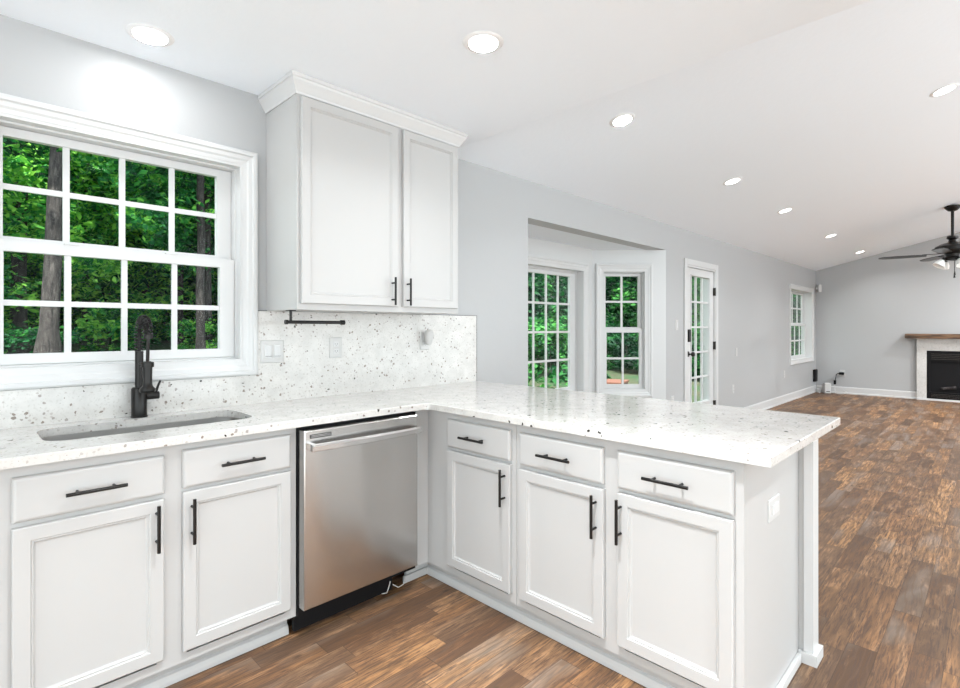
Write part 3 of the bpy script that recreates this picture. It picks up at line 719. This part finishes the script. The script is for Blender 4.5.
# ceiling fan
fx, fy = 9.56, .43; fz = vz(fy)
fan = thing('ceiling_fan', 'black ceiling fan with glass light shades hanging from the sloped ceiling, right edge', 'ceiling fan', (fx, fy, fz-.001))
MB().lathe([(0, -.002), (.09, -.010), (.085, -.035), (.05, -.075), (.02, -.085), (0, -.085)]).build('canopy', 'black', fan, smooth=True)
MB().tube([(0, 0, -.05), (0, 0, -.46)], .017, 14).build('downrod', 'black', fan, smooth=True)
MB().lathe([(0, -.42), (.06, -.42), (.065, -.45), (.04, -.47), (.05, -.50), (.13, -.525), (.185, -.56), (.19, -.61), (.15, -.645), (.08, -.66), (.07, -.70), (.09, -.72), (.085, -.75), (0, -.76)], seg=32).build('motor', 'black', fan, smooth=True)
view = math.atan2(fy, fx)
for k in range(5):
    a = view + PI/2 + .12 + k*2*PI/5
    bl = MB(); n_ = 10; up = []; dn = []
    for j in range(n_+1):
        t = j/n_; x = .27+.53*t; wd = (.050+.018*math.sin(PI*min(1, t*1.15)/1.15))*(1 if t < .9 else math.sqrt(max(.05, 1-((t-.9)/.1)**2*.8)))
        tl = .12
        up.append([bl.bm.verts.new((x, s_*wd, -.665+s_*wd*tl+dz)) for s_ in (-1, 1) for dz in (.004, -.004)])
    for a_, b_ in zip(up, up[1:]):
        for q in ((0, 1), (1, 3), (3, 2), (2, 0)): bl.bm.faces.new((a_[q[0]], a_[q[1]], b_[q[1]], b_[q[0]]))
    bl.bm.faces.new((up[0][0], up[0][1], up[0][3], up[0][2])); bl.bm.faces.new((up[-1][0], up[-1][2], up[-1][3], up[-1][1]))
    bo_ = bl.build('blade', 'black', fan); bo_.rotation_euler = (0, 0, a)
    MB().box((.12, -.018, -.655), (.32, .018, -.647)).box((.27, -.04, -.659), (.33, .04, -.6535)).build('blade_bracket', 'black', bo_)
for k in range(4):
    a = view + .6 + k*PI/2; cx, cy = .11*math.cos(a), .11*math.sin(a)
    sh = MB().lathe([(.022, -.02), (.035, -.035), (.058, -.075), (.068, -.115), (.066, -.115), (.055, -.075), (.030, -.035), (.018, -.024)], seg=20).build('lamp_shade', 'shade', fan, smooth=True)
    sh.location = (cx, cy, -.73); sh.rotation_euler = (-.55*math.sin(a), .55*math.cos(a)*1.0, 0); sh.rotation_euler = Matrix.Rotation(-.6, 3, Vector((-math.sin(a), math.cos(a), 0))).to_euler()
    MB().tube([(0, 0, -.022), (0, 0, .015)], .02, 10).build('socket', 'black', sh)
for s_, L_ in ((-.03, .19), (.03, .15)):
    ch_ = MB().tube([(s_, -.02, -.75), (s_, -.02, -.75-L_)], .003, 6).build('pull_chain', 'black', fan)
    MB().tube([(s_, -.02, -.75-L_), (s_, -.02, -.78-L_-.02)], [.006, .012], 8).build('pull_knob', 'black', ch_)

# ------------------------------------------------------------------ outdoors
def gz(y): return -.35+.062*(min(y, 24)-3)+.26*max(0, y-24)
g = MB(); q = [(-30, 2.9), (-30, 24), (-30, 70), (160, 70), (160, 24), (160, 2.9)]
vs = [g.bm.verts.new((x, y, gz(y))) for x, y in q]; vl = [g.bm.verts.new((x, y, gz(y)-.3)) for x, y in q]
for F_ in (vs, vl):
    g.bm.faces.new((F_[0], F_[1], F_[4], F_[5])); g.bm.faces.new((F_[1], F_[2], F_[3], F_[4]))
for i_ in range(6): g.bm.faces.new((vs[i_], vs[(i_+1) % 6], vl[(i_+1) % 6], vl[i_]))
g.build('ground', 'ground', kind='structure')

def leaf_cloud(seed, n, rx, h, z0, size, nb=26):
    rnd = random.Random(seed); bm = bmesh.new(); blobs = []
    for _ in range(nb):
        a = rnd.random()*2*PI; r = rx*math.sqrt(rnd.random()); z = z0+h*rnd.random()
        k = 1-.45*((z-z0)/h); blobs.append((r*k*math.cos(a), r*k*math.sin(a), z, rnd.uniform(.5, 1.1)*rx*.42))
    for _ in range(n):
        bx_, by_, bz_, br = rnd.choice(blobs)
        d_ = Vector((rnd.gauss(0, 1), rnd.gauss(0, 1), rnd.gauss(0, .45))); d_ *= br/max(.5, d_.length)*rnd.uniform(.5, 1.1)
        c = Vector((bx_, by_, bz_))+d_
        nrm = Vector((rnd.gauss(0, .7), rnd.gauss(0, .7), 1)).normalized(); u = nrm.orthogonal().normalized(); v = nrm.cross(u)
        a = rnd.random()*2*PI; u, v = u*math.cos(a)+v*math.sin(a), v*math.cos(a)-u*math.sin(a); s_ = size*rnd.uniform(.6, 1.35)
        vv = [bm.verts.new(c+u*s_), bm.verts.new(c+v*s_*.5), bm.verts.new(c-u*s_), bm.verts.new(c-v*s_*.5)]; bm.faces.new(vv)
    me = bpy.data.meshes.new('leaves'); bm.to_mesh(me); bm.free(); me.materials.append(M['leaf']); return me
CL = [leaf_cloud(i, 13000, 2.5, 9.5, .7, .125, 60) for i in range(3)]
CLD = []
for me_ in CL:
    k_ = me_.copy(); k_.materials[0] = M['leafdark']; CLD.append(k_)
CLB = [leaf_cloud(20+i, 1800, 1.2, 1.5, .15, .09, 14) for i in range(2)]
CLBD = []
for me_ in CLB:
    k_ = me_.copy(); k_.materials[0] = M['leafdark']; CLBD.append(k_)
def trunk_mesh(r0, r1, h, seed, flare=1.5):
    rnd = random.Random(seed); m = MB(); pts = []; rs = []
    for i_ in range(12):
        t = i_/11; pts.append((rnd.uniform(-.03, .03)*t*3, rnd.uniform(-.03, .03)*t*3, -.25+h*t)); rs.append((r0+(r1-r0)*t)*(1+(flare-1)*math.exp(-t*h/.35)))
    m.tube(pts, rs, 14); return m
def tree(x, y, label, cat='tree', group=None, r0=.14, h=10, cl=0, sc=1, crown_z=0, nm='tree', flare=1.5, rot=None, dark=False):
    t = thing(nm, label, cat, (x, y, gz(y)), random.random()*6.28 if rot is None else rot, group)
    trunk_mesh(r0, r0*.55, h, int(x*100), flare).build('trunk', 'bark', t, smooth=True)
    o = bpy.data.objects.new('foliage', (CLD if dark else CL)[cl % 3]); COL.objects.link(o); o.parent = t; o.scale = (sc,)*3; o.location.z = crown_z
    return t
# the near thick trunk seen in the left column of panes, and two slimmer trunks at the right column
big = tree(1.29, 13.0, 'thick grey tree trunk in the woods, in the left panes of the kitchen window', r0=.155, h=14, sc=.9, crown_z=3.6, flare=2.2, rot=0)
big.rotation_euler = (0, .035, 0)
tree(4.2, 13.6, 'pale slim tree trunk in the woods behind the right panes of the kitchen window', r0=.10, h=12, sc=.8, crown_z=2.6, cl=1)
tree(5.2, 16.2, 'dark slim tree trunk just right of the pale one behind the kitchen window', r0=.11, h=13, sc=.8, crown_z=2.6, cl=2)
wedges = [(-.25, .62, 46, 16, 44), (1.02, 2.25, 50, 13, 32), (2.25, 3.0, 14, 9, 18), (3.7, 4.9, 14, 7.5, 13)]
WL = ['leafy green tree in the dense woods behind the kitchen window', 'leafy green tree in the woods behind the bay windows', 'leafy green tree in the woods behind the glazed door', 'leafy green tree in the woods behind the far window']
GL = ['trees behind the kitchen window', 'trees behind the bay windows', 'trees behind the glazed door', 'trees behind the far window']
BLb = ['low leafy shrub on the forest floor behind the kitchen window', 'low leafy shrub on the forest floor behind the bay windows', 'low leafy shrub on the ground behind the glazed door', 'low leafy shrub on the ground behind the far window']
proto = {}
rg = random.Random(3)
for wi, (ra, rb, n_, ya, yb) in enumerate(wedges):
    ns_ = (26, 44, 12, 10)[wi]
    for i_ in range(n_):
        r_ = ra+(rb-ra)*((i_*.618+.13) % 1); y = ya+(yb-ya)*(i_/n_)**.8; x = r_*y
        key = i_ % 3
        if (wi, key) not in proto:
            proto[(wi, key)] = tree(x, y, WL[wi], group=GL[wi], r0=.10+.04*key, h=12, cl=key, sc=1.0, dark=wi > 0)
        else:
            o = copy_tree(proto[(wi, key)]); o.location = (x, y, gz(y)); o.rotation_euler = (0, 0, rg.random()*6.28); s_ = rg.uniform(.85, 1.35); o.scale = (s_, s_, s_)
    for i_ in range(ns_):
        r_ = ra+(rb-ra)*((i_*.618+.4) % 1); y = (ya-(1.5, 5.5, 3, 1)[wi])+(yb-ya)*.7*(i_/ns_); x = r_*y
        t = thing('shrub', BLb[wi], 'shrub', (x, y, gz(y)), rg.random()*6.28, GL[wi].replace('trees', 'shrubs'))
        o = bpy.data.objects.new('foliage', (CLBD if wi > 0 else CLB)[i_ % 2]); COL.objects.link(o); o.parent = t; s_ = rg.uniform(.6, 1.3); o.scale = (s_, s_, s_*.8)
        MB().tube([(0, 0, -.1), (.02, 0, .5), (.05, .03, 1.0)], [.02, .015, .008], 6).build('stem', 'bark', t)
# white post added for the door's pale strip, porch post at far window, brick planter outside the bay
def post(x, y, label):
    t = thing('white_post', label, 'post', (x, y, gz(y)-.05))
    MB().box((-.07, -.07, 0), (.07, .07, 3.0), .006).build('shaft', 'siding', t); MB().box((-.09, -.09, 0), (.09, .09, .5), .006).build('base', 'siding', t)
post(7.74, 2.94, 'white square post added for the pale strip in the glazed door')
post(12.15, 3.12, 'white square porch post outside the far window')
pb = thing('brick_planter', 'low red brown brick planter on the ground outside the bay window', 'planter', (9.6, 5.6, gz(5.6)-.05), .3)
MB().box((-.35, -.2, 0), (.35, .2, .40), .01).build('bricks', 'brick', pb); MB().box((-.37, -.22, .40), (.37, .22, .44), .005).build('cap', 'brick', pb)
